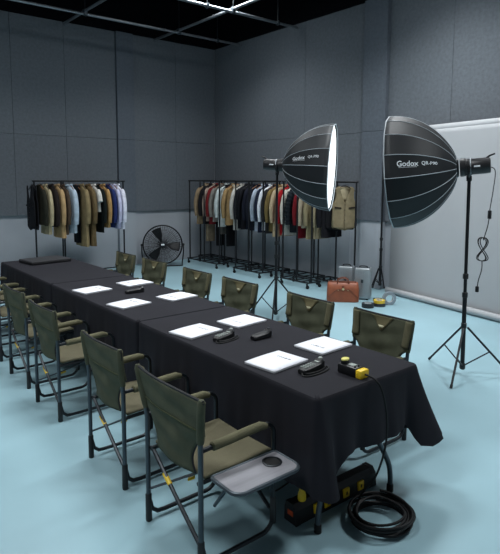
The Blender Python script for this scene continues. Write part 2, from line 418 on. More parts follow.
for i, (y, l) in enumerate(LCH[1:]):
    c = cb if i == 0 else copy_tree(cb)
    c.location = (-.268+.0205*i+jit.uniform(-.004, .004), y, 0); c.rotation_euler = (0, 0, jit.uniform(-.03, .03)); c['label'] = l; c['group'] = 'chairs with their backs to the camera'
for y, l in RCH:
    c = copy_tree(cb); c.location = (1.066+jit.uniform(-.004, .006), y+.036, 0); c.rotation_euler = (0, 0, PI+jit.uniform(-.03, .03))
    c['label'] = l; c['group'] = 'chairs facing the camera'

# ------------------------------------------------------------------ backdrop
bd = empty('paper_backdrop', (5.25-.175*2.05, 3.52-2.02, 0), -.175, label='wide grey-white seamless paper backdrop hung from a roll', cat='backdrop')
bd['kind'] = 'thing'
YA, YZ = -2.0, 2.02     # local ends
def paperf(u, v):
    y = YA+(YZ-YA)*v
    if u < .8: return (0, y, 2.48-(2.48-.055)*u/.8)
    a = (u-.8)/.2*4.6; return (-.045+.045*math.cos(a), y, .05-.045*math.sin(a)+.003)
MB().grid(paperf, 46, 6).build('paper', WHITEP, bd, solid=.004)
MB().lathe([(.055, 0), (.055, YZ-YA)], (.05, YA, 2.49), (0, 1, 0), 24).build('roll', WHITEP, bd)
MB().lathe([(.02, 0), (.02, YZ-YA+.3)], (.05, YA-.15, 2.49), (0, 1, 0), 12).build('core_bar', BLKMET, bd)

def tripod_stand(name, loc, label, ztop, R, hub, foot_ang, legs_top, r=.014, cat='light stand', group=None, lean=(0, 0)):
    s = empty(name, loc, label=label, cat=cat, group=group)
    ln = lambda z: (lean[0]*z/ztop, lean[1]*z/ztop, z)
    MB().tube([ln(hub), ln(legs_top+.32)], r+.003, 12).build('lower_tube', BLKMET, s)
    MB().tube([ln(legs_top+.30), ln(ztop)], r-.001, 12).build('upper_tube', BLKMET, s)
    for z in (legs_top+.02, legs_top+.30, legs_top+.47):
        if z > ztop-.1: continue
        cl = MB().lathe([(r+.004, -.025), (r+.009, -.02), (r+.009, .02), (r+.004, .025)], ln(z), n=14).build('collar', BLKPL, s)
        MB().tube([ln(z), Vector(ln(z))+Vector((.045, .015, 0))], .006, 6).lathe([(.013, 0), (.013, .014)], Vector(ln(z))+Vector((.04, .013, 0)), (1, .3, 0), 10).build('knob', BLKPL, cl)
    MB().lathe([(r+.003, -.03), (r+.010, -.02), (r+.010, .02), (r+.003, .03)], (0, 0, hub+.02), n=14).build('spreader_hub', BLKPL, s)
    for a in foot_ang:
        d = Vector((math.cos(a), math.sin(a), 0))
        top = d*.03+Vector((0, 0, legs_top)); ft = d*R+Vector((0, 0, .012))
        l = MB().tube([top, ft], .010, 8).build('leg', BLKMET, s)
        MB().tube([ft+(top-ft)*.0, ft+(top-ft)*.045], .0125, 8).build('foot_tip', RUBBER, l)
        midp = top+(ft-top)*.52
        MB().tube([d*.02+Vector((0, 0, hub+.03)), midp], .007, 6).build('spreader', BLKMET, s)
    return s
tripod_stand('backdrop_stand', (5.27, 3.69, 0), 'black stand holding up the end of the backdrop roll', 2.44, .165, .09, (2.7, 1.4, .2), .36, .016, 'stand')

# ------------------------------------------------------------------ studio lights
def studio_light(base, axis, zc, lab, group):
    """lamp head on a stand; axis is where its light goes"""
    h = empty('studio_light', (*base, zc), label=lab, cat='lamp', group=group)
    a = Vector(axis).normalized()
    MB().lathe([(.055, -.17), (.066, -.165), (.070, -.13), (.070, -.02), (.074, -.015), (.074, .03), (.080, .035), (.082, .075), (.072, .08)], (0, 0, 0), a, 20).build('body', BLKPL, h)
    MB().lathe([(.0755, -.012), (.0755, -.004)], (0, 0, 0), a, 20).build('silver_ring', RIB, h)
    v = a.cross(Vector((0, 0, 1))).normalized()
    MB().tube(smooth_path([v*.080, v*.082+Vector((0, 0, -.06)), Vector((0, 0, -.100)), -v*.082+Vector((0, 0, -.06)), -v*.080], 2), .010, 8).lathe([(.022, -.125), (.024, -.12), (.024, -.08), (.016, -.075)], n=14).build('yoke', BLKPL, h)
    MB().tube([a*-.13+Vector((0, 0, .065)), a*-.16+Vector((0, 0, .085)), a*-.20+Vector((0, 0, .098))], .008, 8).build('handle', BLKPL, h)
    side = Vector((CAM.x-base[0], CAM.y-base[1], 0)); side = (side-a*side.dot(a)).normalized()
    MB().box((0, 0, 0), (.05, .004, .014), rot=Matrix((a, side, a.cross(side))).transposed()).build('badge', WHITEPR, h).location = a*-.06+side*.071
    return h
def softbox(base, axis, zc, lab, words_, flip, rot0, R=.485, D=.58, H=.085):
    a = Vector(axis).normalized()
    s = empty('softbox', tuple(Vector((*base, zc))+a*H), label=lab, cat='softbox', group='deep round softboxes')
    side = Vector((CAM.x-base[0], CAM.y-base[1], 0)); e2 = (side-a*side.dot(a)).normalized(); e1 = e2.cross(a)
    if e1.z < 0: e1 = -e1
    N = 16
    prof = lambda t: .075+(R-.075)*(1-(1-t)**2)**.70
    def P(t, ph, lift=0, chord=True):
        st = 2*PI/N; k = round((ph-rot0-st/2)/st); d = ph-(rot0+st/2+k*st)
        r = prof(t)
        rr = r*math.cos(st/2)/math.cos(d) if chord else r
        return a*(t*D)+(e2*math.cos(ph)+e1*math.sin(ph))*(rr+lift)
    TS = [0, .01, .03, .06, .1, .15, .22, .3, .4, .5, .6, .7, .8, .9, 1]
    fab = MB().rings([[P(t, rot0+2*PI*k/N, 0, False) for k in range(N)] for t in TS], cap=False).build('fabric', NYLON, s, smooth=14, solid=.004)
    MB().lathe([(.070, -.015), (.084, -.01), (.084, .02), (.078, .025)], (0, 0, 0), a, 24).build('speed_ring', DKMET, s)
    for k in range(N):
        ph = rot0+2*PI*k/N
        MB().tube([P(t, ph, .002, False) for t in TS], .0034, 6).build('rib', RIB, fab)
    MB().tube([P(1, rot0+2*PI*k/N, .001, False) for k in range(N+1)], .0055, 6).build('rim', RIB, s)
    rim = [P(1, rot0+2*PI*k/N, -.012, False)-a*.018 for k in range(N)]
    m = MB(); vs = [m.bm.verts.new(p) for p in rim]; c = m.bm.verts.new(a*(D+.012))
    for k in range(N): m.bm.faces.new((vs[k], vs[(k+1) % N], c))
    m.build('diffuser', DIFF, s)
    # the printed lettering lies on the gore that faces the room
    for body, size, tc, phc, off in words_:
        V, F = text_geo(body, size, off); xs = [v[0] for v in V]; ys = [v[1] for v in V]
        cx, cy = (min(xs)+max(xs))/2, (min(ys)+max(ys))/2
        m = MB(); out = []
        for x, y, z in V:
            t = tc+(-(x-cx) if flip else (x-cx))/D*.92; ph = phc+(y-cy)/prof(tc)
            out.append(m.bm.verts.new(P(t, ph, .004)))
        for f in F:
            try: m.bm.faces.new([out[i] for i in f])
            except ValueError: pass
        m.build('lettering', WHITEPR, fab, smooth=0)
    if True:   # thin rule under the maker's name
        t0_, t1_ = words_[0][2]-.13, words_[0][2]+.13; ph = words_[0][3]-.030/prof(words_[0][2])
        MB().grid(lambda u, v: P(t0_+(t1_-t0_)*u, ph-v*.0025/prof(words_[0][2]), .004), 6, 1).build('printed_rule', WHITEPR, fab, smooth=0)
    return s
S1 = (2.77, .831); LEAN = (-.010, .018); H1 = (S1[0]+LEAN[0]*1.06, S1[1]+LEAN[1]*1.06)
tripod_stand('light_stand', (*S1, 0), 'black tripod light stand on the open floor before the backdrop', 1.775, .43, .06, (math.radians(75), math.radians(198), math.radians(318)), .44, .016, group='tripod light stands', lean=LEAN)
AX1 = (-.470, .875, -.085)
studio_light(H1, AX1, 1.885, 'black lamp head on the tripod before the backdrop', 'studio lamp heads')
softbox(H1, AX1, 1.885, 'black ribbed softbox seen from its back, on the tripod before the backdrop', [('Godox', .064, .66, math.radians(7.5), .0012), ('QR-P90', .040, .36, math.radians(7.5), .0004)], True, math.radians(-6), R=.512, H=.105, D=.555)
S2 = (2.77, 3.396)
tripod_stand('light_stand', (*S2, 0), 'black tripod light stand between the chairs and the long clothes rack', 1.825, .43, .06, (math.radians(100), math.radians(222), math.radians(335)), .50, .016, group='tripod light stands')
AX2 = (.596, -.801, -.05)
studio_light(S2, AX2, 1.945, 'black lamp head on the tripod in front of the long clothes rack', 'studio lamp heads')
softbox(S2, AX2, 1.945, 'black softbox with its white front lit, before the clothes rack', [('Godox', .060, .40, math.radians(12), .0012), ('QR-P90', .043, .70, math.radians(12), .0002)], False, 0, R=.52, D=.60)
# mains lead of the front lamp
pc = empty('power_lead', (2.84, .70, 0), label='thin black mains lead with inline box hanging from the front lamp head', cat='cable')
hx = Vector((2.78, .70, 0))
L_ = lambda y, z, x=0: Vector((x, y, z))
MB().tube(smooth_path([L_(.012, 1.885, -.003), L_(-.03, 1.875), L_(-.045, 1.84), L_(-.042, 1.78), L_(-.03, 1.66), L_(-.015, 1.54), L_(-.01, 1.50)], 2), .004, 6).tube(smooth_path([L_(-.01, 1.44), L_(.0, 1.36), L_(.02, 1.29), L_(.03, 1.24)], 2), .004, 6).build('lead', RUBBER, pc)
coil = [L_(.035+.040*math.sin(2*a)+.012*math.sin(a*.6), 1.16+.105*math.cos(a), .01*math.sin(3*a)) for a in [i*2*PI*3/110 for i in range(111)]]
MB().tube([L_(.03, 1.245)]+coil, .004, 5).build('lead_bundle', RUBBER, pc)
MB().tube(smooth_path([L_(.035, 1.06), L_(.03, .98), L_(.06, .88), L_(.065, .82)], 2), .004, 6).build('lead', RUBBER, pc)
MB().box((0, -.012, 1.47), (.022, .03, .075), .006).build('inline_box', BLKPL, pc)
MB().box((0, .067, .795), (.022, .03, .055), .007).build('plug', BLKPL, pc)

# ------------------------------------------------------------------ garment racks
def rack(name, loc, rz, length, h, label, mid=True, group=None, bx=(-.24, .24)):
    """rail along local y"""
    r = empty(name, loc, rz, label=label, cat='clothes rack', group=group)
    y0, y1 = -length/2, length/2; zb = .10
    MB().tube([(0, y0-.03, h), (0, y1+.03, h)], .014, 10).build('rail', BLKMET, r)
    for y in (y0, y1) + ((0,) if mid else ()):
        p = MB().tube([(0, y, zb), (0, y, h)], .0145, 10).build('post', BLKMET, r)
        if y: MB().lathe([(.018, -.02), (.018, .02)], (0, y, h*.62), n=12).build('collar', BLKPL, p)
    for x in bx:
        MB().tube([(x, y0, zb), (x, y1, zb)], .0125, 8).build('base_rail', BLKMET, r)
    for i in range(5 if mid else 2):
        y = y0+(y1-y0)*i/(4 if mid else 1)
        MB().tube([(bx[0], y, zb), (bx[1], y, zb)], .0125 if i in (0, 4) else .010, 8).build('crossbar', BLKMET, r)
    for x in bx:
        for y in (y0+.03, y1-.03):
            c = MB().box((x, y, .07), (.026, .030, .03), .006).tube([(x, y, .07), (x, y, .10)], .007, 6).build('caster', BLKMET, r)
            MB().lathe([(.016, -.012), (.029, -.010), (.029, .010), (.016, .012)], (x, y-.012, .029), (1, .25, 0), 16).build('wheel', RUBBER, c)
    return r
RAILX, RH = 4.86, 1.73
NR = 5; Y0, Y1 = 3.83, 8.28
RLAB = ['at the vest end of the long row', 'second from the vest end of the long row', 'middle one of the long row along the wall', 'next to the corner one in the long row', 'nearest the room corner, dark long garments below']
for i in range(NR):
    a, b = Y0+(Y1-Y0)*i/NR, Y0+(Y1-Y0)*(i+1)/NR
    rack('garment_rack', (RAILX, (a+b)/2, 0), 0, b-a-.10, RH, 'black wheeled clothes rack '+RLAB[i], group='wheeled clothes racks in a row', bx=(-.05, .28))
for (a, b), l in zip(((6.98, 8.05), (5.66, 6.46), (4.45, 5.13)), ('at the room corner', 'in the middle', 'by the lit softbox')):
    rack('garment_rack', (4.475, (a+b)/2, 0), 0, b-a, RH, 'empty black clothes rack standing before the hung clothes '+l, mid=True, group='empty racks before the clothes', bx=(-.06, .22))
LRY = 7.60
rack('garment_rack', (1.37, LRY, 0), PI/2, .45, 1.723, 'short black clothes rack behind the far table, holding the black vest', mid=False, group='racks behind the far table')
rack('garment_rack', (2.185, LRY, 0), PI/2, 1.11, 1.723, 'black clothes rack behind the far table, white shirts at its end', mid=False, group='racks behind the far table')

# ------------------------------------------------------------------ garments
MATS = {}
def gm(hexc):
    if hexc not in MATS: MATS[hexc] = mat('fabric_'+str(len(MATS)), hexc, .9, var=.16, scale=14, bump=.25, bscale=150, spec=.15)
    return MATS[hexc]
HANGM = [WOOD, BLKPL]
def garment(name, cat, label, loc, rz, kind, color, L, hd, group, W=1.0, trim=None, extra=None):
    """hangs from a rail along local y; its width runs along local x; front face is -y"""
    g_ = empty(name, loc, rz, label=label, cat=cat, group=group); m = gm(color)
    n = 28; s0 = rnd.uniform(0, 6); sw = rnd.uniform(-.012, .012)
    def ring(z, hw, d, yo=0, q=0, pw=.75):
        out = []
        for k in range(n):
            t = 2*PI*k/n; c, s = math.cos(t), math.sin(t)
            f = 1+q*(.05*math.sin(5*t+s0)+.04*math.sin(9*t+2*s0))
            out.append((math.copysign(abs(c)**pw, c)*hw*W*f, yo+math.copysign(abs(s)**.85, s)*d*(1+q*.25*math.sin(6*t+s0)), z))
        return out
    hz = -.045
    if kind in ('jacket', 'coat', 'shirt', 'tee', 'puffer'):
        sh = .205 if kind != 'coat' else .215
        R = [ring(-.070, .058, hd*.75), ring(-.100, .070, hd*.8), ring(-.112, .115, hd*.8), ring(-.140, .170, hd*.85), ring(-.165, sh, hd*.85)]
        z = -.20; nz = 10 if kind != 'puffer' else 40
        for i in range(nz+1):
            t = i/nz; zz = -.20-(L-.20)*t
            pf = 1+.16*abs(math.sin(PI*t*9)) if kind == 'puffer' else 1
            R.append(ring(zz, (.21+.012*t+(.03*t if kind == 'coat' else 0)), hd*(.86+.14*t)*(pf), sw*t, .35+.65*t))
        MB().rings(R).build('body', m, g_, smooth=50)
        ls = .60 if kind not in ('tee',) else .20
        for s in (-1, 1):
            pts = [(.178, -.165), (.222, -.21), (.262, -.34), (.282, -.46), (.280, -.58), (.266, -.13-ls)] if kind != 'tee' else [(.178, -.165), (.225, -.22), (.27, -.36)]
            rr = [.040, .050, .050, .046, .042, .036] if kind != 'tee' else [.040, .052, .056]
            if kind == 'puffer':
                P2 = smooth_path([(s*x*W, 0, z) for x, z in pts], 3); rr2 = [.05*(1+.12*math.sin(i*1.5)) for i in range(len(P2))]
            else:
                P2 = smooth_path([(s*x*W, -.004, z) for x, z in pts], 2); rr2 = [rr[0]+(rr[-1]-rr[0])*i/(len(P2)-1)+.008*math.sin(PI*i/(len(P2)-1)) for i in range(len(P2))]
            fl = min(1, hd*.95/.05)
            sl = MB(); sl.tube(P2, rr2, 10)
            for v in sl.bm.verts: v.co.y *= fl
            sl.build('sleeve', m if not (extra and extra[0] == 'sleeve') else gm(extra[1]), g_, smooth=50)
        # collar and front edge
        cm = gm(trim) if trim else m
        cp = [(.062*math.cos(a), -hd*.2+hd*.85*math.sin(a)*-1, -.068-.012*math.sin(a)) for a in [PI*i/10*2 for i in range(11)]]
        MB().tube(cp, .012, 6).build('collar', cm, g_)
        lap = [(-.05, -.075), (-.004, -.28), (.004, -.28), (.05, -.075), (.035, -.07), (0, -.235), (-.035, -.07)]
        MB().prism(lap, -hd*.84-.004, -hd*.80+.004).build('lapel', cm, g_, smooth=0)
        if L > .4: MB().prism([(-.010, -.27), (.010, -.27), (.012, -L+.01), (-.008, -L+.01)], -hd*1.03, -hd*.6).build('placket', cm, g_, smooth=0)
    elif kind == 'vest':
        secs = [(-.075, .070, .105), (-.095, .085, .140), (-.125, .082, .150), (-.18, .062, .142), (-.25, .034, .145), (-.31, .010, .165), (-.35, 0, .190), (-.45, 0, .192), (-.58, 0, .198), (-L+.03, 0, .200), (-L, .0, .18)]
        m_ = MB()
        for s in (-1, 1):   # two front halves leave a V neck
            rows = []
            for z, xi, xo in secs:
                ro = []
                for k in range(9):
                    t = k/8; x = (xi+.002+(xo-xi)*t)*W; bulge = hd*(math.cos((x/(W*.235))*PI/2*.9)*.55+.45)
                    ro.append((s*x, -bulge, z-(0 if z > -L+.02 else -.02*t+.03*(1-t))))
                rows.append(ro)
            m_.rings(rows, cap=False, closed=False)
        rows = [[(x*W*(xo/1.0)*1, hd*(.55*math.cos(x*PI/2*.9)+.3), z) for x in [-1+2*k/12 for k in range(13)]] for z, xi, xo in [(-.075, 0, .10)]+[q for q in secs[1:]]]
        m_.rings(rows, cap=False, closed=False)
        b = m_.build('body', m, g_, solid=.012, smooth=50)
        MB().grid(lambda u, v: ((v-.5)*.16*W, hd*.55, -.085-.22*u), 4, 6).build('back_lining', gm(extra[2]) if extra else m, b, solid=.004)
        for s in (-1, 1):
            pl = [(s*.06*W, -.40), (s*.17*W, -.39), (s*.17*W, -.415), (s*.06*W, -.425)]
            MB().prism(pl, -hd*1.03-.010, -hd*.6).build('pocket_flap', gm(extra[1]) if extra else m, b, smooth=0)
        for z in (-.36, -.44, -.52, -.60):
            if z > -L: MB().lathe([(.007, 0), (.007, .004)], (.0, -hd-.008, z), (0, -1, 0), 8).build('button', BLKPL, b)
        lin_ = gm(extra[1]) if extra else gm('1b1c1e')
        MB().box((0, hd*.35, -L+.005), (.34*W, hd*.6, .05), .008).build('lining', lin_, b)
    elif kind == 'trousers':
        m_ = MB()
        for y in (-hd*.5, hd*.5):
            R = [ring(-.075, .10, hd*.35, y), ring(-.09, .125, hd*.45, y), ring(-.3, .118, hd*.48, y, .4), ring(-L*.6, .108, hd*.48, y, .6), ring(-L, .10, hd*.48, y, .6)]
            m_.rings(R)
        m_.build('legs', m, g_, smooth=50)
        MB().box((0, 0, -.085), (.27, hd*1.1, .03), .006).build('waistband', gm(trim) if trim else m, g_)
    # hanger
    hm = HANGM[rnd.random() < .6]
    h = MB().tube(smooth_path([(-.19*W, 0, -.148), (-.05, 0, -.072), (0, 0, -.055), (.05, 0, -.072), (.19*W, 0, -.148)], 2), .008, 6).build('hanger', hm, g_)
    a0 = [(0, 0, -.06), (0, 0, -.03)]+[(.019*math.sin(a), 0, .0-.019*math.cos(a)+.0) for a in [PI*.0+PI*1.25*i/8 for i in range(9)]]
    MB().tube(a0, .0025, 5).build('hook', GREYMET, h)
    return g_
GL = 'clothes on the long rack row'; GS = 'clothes on the rack behind the far table'
def long_(Y, *a, **k):
    name, cat, label, kind, color, L, hd = a
    L *= .97 if kind != 'coat' else .93; k['rz'] = rnd.uniform(-.13, .10)
    return garment(name, cat, label, (k.pop('X', RAILX), Y, RH), k.pop('rz', 0), kind, color, L, hd, GL, **k)
LG = [
 (7.965, 'coat', 'coat', 'tan coat at the corner end of the long rack row', 'coat', '8d7a61', .98, .055),
 (7.850, 'trousers', 'trousers', 'long beige trousers below the tan coat at the corner end', 'trousers', '8f7f6a', 1.32, .035),
 (7.790, 'jacket', 'jacket', 'black jacket beside the tan coat at the corner end', 'jacket', '1f1d20', .93, .05),
 (7.665, 'jacket', 'jacket', 'pinkish beige jacket squeezed beside the dark red one', 'jacket', 'a08c80', .86, .04),
 (7.556, 'jacket', 'jacket', 'dark red jacket between the pinkish and the grey tweed', 'jacket', '6e2225', .92, .045),
 (7.480, 'trousers', 'trousers', 'long black trousers in the dark gap under the red jacket', 'trousers', '141416', 1.38, .035),
 (7.413, 'jacket', 'jacket', 'grey tweed jacket beside the dark red one', 'jacket', '77746f', .86, .045),
 (7.320, 'trousers', 'trousers', 'grey trousers hanging long below the tweed jacket', 'trousers', '5e5a55', 1.12, .03),
 (7.238, 'shirt', 'shirt', 'pale mint white shirt beside the grey tweed jacket', 'shirt', 'bcc6c6', .95, .05),
 (7.130, 'trousers', 'trousers', 'black trousers hanging long behind the mint shirt', 'trousers', '151518', 1.36, .035),
 (7.000, 'jacket', 'jacket', 'tan field jacket with dark hem between two white garments', 'jacket', '937a55', .90, .06),
 (6.880, 'trousers', 'trousers', 'cream trousers showing under the tan field jacket', 'trousers', 'a89d8b', .99, .035),
 (6.738, 'jacket', 'jacket', 'off-white jacket beside the tan field jacket', 'jacket', 'b5b3ad', .98, .055),
 (6.600, 'jacket', 'suit jacket', 'black suit jacket next to the off-white jacket', 'jacket', '1a1b21', .94, .05),
 (6.480, 'jacket', 'suit jacket', 'second black suit jacket in the dark group', 'jacket', '17181d', .95, .05),
 (6.360, 'jacket', 'suit jacket', 'dark navy suit jacket in the dark group', 'jacket', '191c28', .94, .05),
 (6.230, 'jacket', 'suit jacket', 'black navy suit jacket touching the pale blue shirt', 'jacket', '171a24', .95, .05),
 (6.095, 'shirt', 'shirt', 'pale blue-white shirt between the navy jackets', 'shirt', 'a9b4c4', .95, .05),
 (5.980, 'jacket', 'suit jacket', 'navy suit jacket between the two pale shirts', 'jacket', '1a2032', .97, .045),
 (5.880, 'shirt', 'shirt', 'bright white shirt in the middle of the long rack row', 'shirt', 'd3d8e0', .92, .045),
 (5.770, 'jacket', 'jacket', 'black and cream jacket behind the olive brown jacket', 'jacket', '2a292a', .97, .045),
 (5.660, 'jacket', 'jacket', 'olive brown jacket beside the bright white shirt', 'jacket', '75643f', .92, .05),
 (5.530, 'coat', 'coat', 'light beige coat between the olive brown and red jackets', 'coat', 'a8977b', 1.05, .045),
 (5.400, 'jacket', 'jacket', 'bright red jacket in the long rack row', 'jacket', '92181f', .96, .05),
 (5.260, 'coat', 'coat', 'off-white coat between the red jacket and the puffer', 'coat', 'bdb8ae', 1.0, .05),
 (5.110, 'puffer_jacket', 'jacket', 'black quilted puffer jacket below the lit softbox', 'puffer', '1d2228', .90, .07),
 (4.970, 'jacket', 'jacket', 'second red jacket showing under the black puffer', 'jacket', '6f1a22', .99, .045),
 (4.830, 'jacket', 'jacket', 'cream jacket beside the black puffer', 'jacket', 'ab9f8a', .80, .045),
 (4.700, 'coat', 'coat', 'olive beige long coat under the lit softbox front', 'coat', '8a7f63', 1.02, .06),
 (4.540, 'coat', 'coat', 'beige long coat beside the olive beige one', 'coat', '958a70', 1.0, .055),
 (4.400, 'jacket', 'jacket', 'black jacket between the long coats and the vest', 'jacket', '17171b', .93, .055),
]
for Y, *a in LG: long_(Y, *a)
garment('vest', 'vest', 'black vest hanging behind the tan vest at the rack end', (RAILX, 4.29, RH), -.42, 'vest', '1a1a1d', .76, .035, GL, W=.95)
garment('vest', 'vest', 'tan tweed vest with dark pocket flaps at the end of the long rack', (RAILX, 4.12, RH), -.60, 'vest', '80745b', .74, .045, GL, W=.97, extra=('flap', '2c2721', 'a89c80'))
SG = [
 (1.10, 'vest', 'vest', 'black vest at the outer end of the rack behind the far table', 'vest', '1a1b1f', .76, .05, {}),
 (1.22, 'jacket', 'jacket', 'olive black jacket beside the black vest', 'jacket', '26261f', .70, .04, {}),
 (1.31, 'shirt', 'shirt', 'cream shirt with only its edge showing by the olive black jacket', 'shirt', 'a69a7c', .86, .04, {}),
 (1.41, 'jacket', 'jacket', 'dark brown jacket on top of the camel coat', 'jacket', '241e1c', .74, .045, {}),
 (1.51, 'coat', 'coat', 'camel coat between the dark brown jacket and blue shirt', 'coat', 'a88c66', .93, .045, {}),
 (1.60, 'jacket', 'jacket', 'thin brown jacket squeezed behind the camel coat', 'jacket', '4c3f35', .88, .035, {}),
 (1.72, 'shirt', 'shirt', 'light blue denim shirt on the rack behind the far table', 'shirt', 'a2b2c0', .86, .06, {}),
 (1.83, 'trousers', 'trousers', 'black trousers hanging below the light blue shirt', 'trousers', '17181c', 1.04, .035, {}),
 (1.93, 'coat', 'coat', 'khaki coat beside the light blue shirt', 'coat', '7f7052', 1.10, .05, {}),
 (2.05, 'coat', 'coat', 'darker olive brown coat with long tails', 'coat', '5f5038', 1.10, .05, {}),
 (2.15, 'shirt', 'tee shirt', 'white tee shirt with short sleeve beside the olive brown coat', 'tee', 'c9c7c2', .52, .04, {}),
 (2.23, 'jacket', 'jacket', 'black green jacket behind the tan jacket', 'jacket', '171d1c', .88, .035, {}),
 (2.32, 'jacket', 'jacket', 'tan jacket beside the navy blue jacket', 'jacket', 'a07f52', .80, .045, {}),
 (2.42, 'jacket', 'jacket', 'navy blue jacket beside the white shirts', 'jacket', '242f5c', .80, .045, {}),
 (2.51, 'shirt', 'shirt', 'pale lavender shirt squeezed by the navy jacket', 'shirt', 'b9bad4', .82, .04, {}),
 (2.60, 'shirt', 'shirt', 'white shirt at the fan end of the rack behind the far table', 'shirt', 'd4d4e0', .84, .045, {}),
]
for x, name, cat, lab, kind, colr, L, hd, kw in SG:
    garment(name, cat, lab, (x*1.012, LRY, 1.723), -PI/2, kind, colr, L*1.03, hd, GS, **kw)
for o in [o for o in bpy.data.objects if o.get('group') == GS]: o.rotation_euler[2] = -PI/2

# ------------------------------------------------------------------ floor fan
fx, fy = 3.80, 8.03
fan = empty('floor_fan', (fx, fy, 0), label='black round floor fan standing against the grey wall', cat='fan')
fn = Vector((-.49, -.87, .10)).normalized(); fc = Vector((0, 0, .43)); R = .392
fs = fn.cross(Vector((0, 0, 1))).normalized(); fu = fs.cross(fn)
def ringpts(r, off, n=48): return [fc+fn*off+(fs*math.cos(2*PI*i/n)+fu*math.sin(2*PI*i/n))*r for i in range(n+1)]
MB().lathe([(R, -.07), (R+.015, -.06), (R+.015, .05), (R, .06), (R-.012, .05), (R-.012, -.06), (R, -.07)], fc, fn, 48, cap=False).build('drum', BLKMET, fan)
m = MB()
for r in (.08, .11, .14, .17, .20, .23, .26, .29, .32, .35): m.tube(ringpts(r, .075-.02*(r/.38)), .0026, 5)
for k in range(64):
    d = fs*math.cos(2*PI*k/64+.1)+fu*math.sin(2*PI*k/64+.1); m.tube([fc+fn*.075+d*.06, fc+fn*.065+d*.25, fc+fn*.05+d*R], .0024, 4)
m.build('front_grille', BLKMET, fan)
m = MB()
for r in (.10, .2, .3): m.tube(ringpts(r, -.07), .0025, 5)
for k in range(48):
    d = fs*math.cos(2*PI*k/48)+fu*math.sin(2*PI*k/48); m.tube([fc-fn*.08+d*.06, fc-fn*.06+d*R], .003, 4)
m.build('rear_grille', BLKMET, fan)
hub = MB().lathe([(.03, -.10), (.07, -.09), (.07, .02), (.055, .045)], fc, fn, 24).build('motor', BLKPL, fan)
MB().lathe([(.055, .0), (.058, .008), (.05, .012)], fc+fn*.075, fn, 24).build('badge_disc', DKMET, hub)
MB().box((0, 0, 0), (.065, .030, .004), rot=Matrix((fs, fu, fn)).transposed()).build('badge', WHITEPR, hub).location = fc+fn*.090
for k in range(3):
    a = math.radians(68)+2*PI*k/3
    def bl(u, v, a=a):
        r = .06+.29*u; w = (.16+.30*u)*(.9-.25*u); t = a+(v-.5)*w/max(.25, r+.05)*.75
        return fc+(fs*math.cos(t)+fu*math.sin(t))*r+fn*((v-.5)*.07)
    MB().grid(bl, 10, 6).build('blade', BLKPL, fan, solid=.004)
P = [fc+fs*(R+.035)+Vector((0, 0, 0)), ]
st = [fc+fs*s*(R+.03) for s in (1, -1)]
base_f = lambda s, d: fs*s*(R-.0)+Vector((-.49, -.87, 0))*d+Vector((0, 0, .014))
m = MB().tube(smooth_path([st[0], st[0]+Vector((0, 0, -.2)), base_f(1, .0)+Vector((0, 0, .05)), base_f(1, .05), base_f(1, .16), base_f(-1, .16), base_f(-1, .05), base_f(-1, .0)+Vector((0, 0, .05)), st[1]+Vector((0, 0, -.2)), st[1]], 2), .013, 8)
m.build('stand', BLKMET, fan)
for s in (0, 1): MB().lathe([(.02, -.02), (.024, 0), (.02, .02)], st[s], fs, 12).build('pivot_knob', BLKPL, fan)

# ------------------------------------------------------------------ luggage by the backdrop
bag = empty('travel_bag', (4.205, 3.535, 0), math.radians(-46), label='brown leather travel bag on the floor before the silver cases', cat='bag')
W2, DP, HH = .232, .085, .285
def brow(z, kw, kd):
    n = 36; out = []
    for k in range(n):
        t = 2*PI*k/n; c, s = math.cos(t), math.sin(t)
        out.append((math.copysign(abs(c)**.35, c)*W2*kw, math.copysign(abs(s)**.45, s)*DP*kd, z))
    return out
MB().rings([brow(.004, .95, .93), brow(.0, .90, .88), brow(.004, .985, .97), brow(.03, 1.0, 1.0), brow(.12, 1.0, 1.02), brow(.20, .985, .93), brow(.25, .965, .72), brow(.275, .94, .50), brow(.285, .93, .34)][1:]).build('body', LEATHER, bag, smooth=50)
MB().tube([(x/10*.19, -.022, .288) for x in range(-10, 11)], .009, 8).tube([(x/10*.19, .022, .288) for x in range(-10, 11)], .009, 8).build('frame_top', LEATHERD, bag)
for s in (-1, 1):
    MB().tube(smooth_path([(-.085, s*.05, .27), (-.075, s*.05, .32), (-.03, s*.04, .345), (.03, s*.04, .345), (.075, s*.05, .32), (.085, s*.05, .27)], 2), .009, 8).build('handle', LEATHERD, bag)
MB().tube([(-.215, -DP*1.005, .07), (-.09, -DP*1.0, .186), (.09, -DP*1.0, .186), (.215, -DP*1.005, .07)], .004, 6).build('seam_piping', LEATHERD, bag)
lk = MB().box((0, -DP*.80, .215), (.035, .03, .05), .006).build('lock_tab', LEATHERD, bag)
MB().lathe([(.018, 0), (.018, .006), (.012, .009)], (0, -DP-.004, .195), (0, -1, 0), 16).build('lock', BRASS, bag)
for x in (-.07, .07): MB().lathe([(.007, 0), (.007, .005)], (x, -DP*1.02, .178), (0, -1, 0), 10).build('rivet', BRASS, bag)

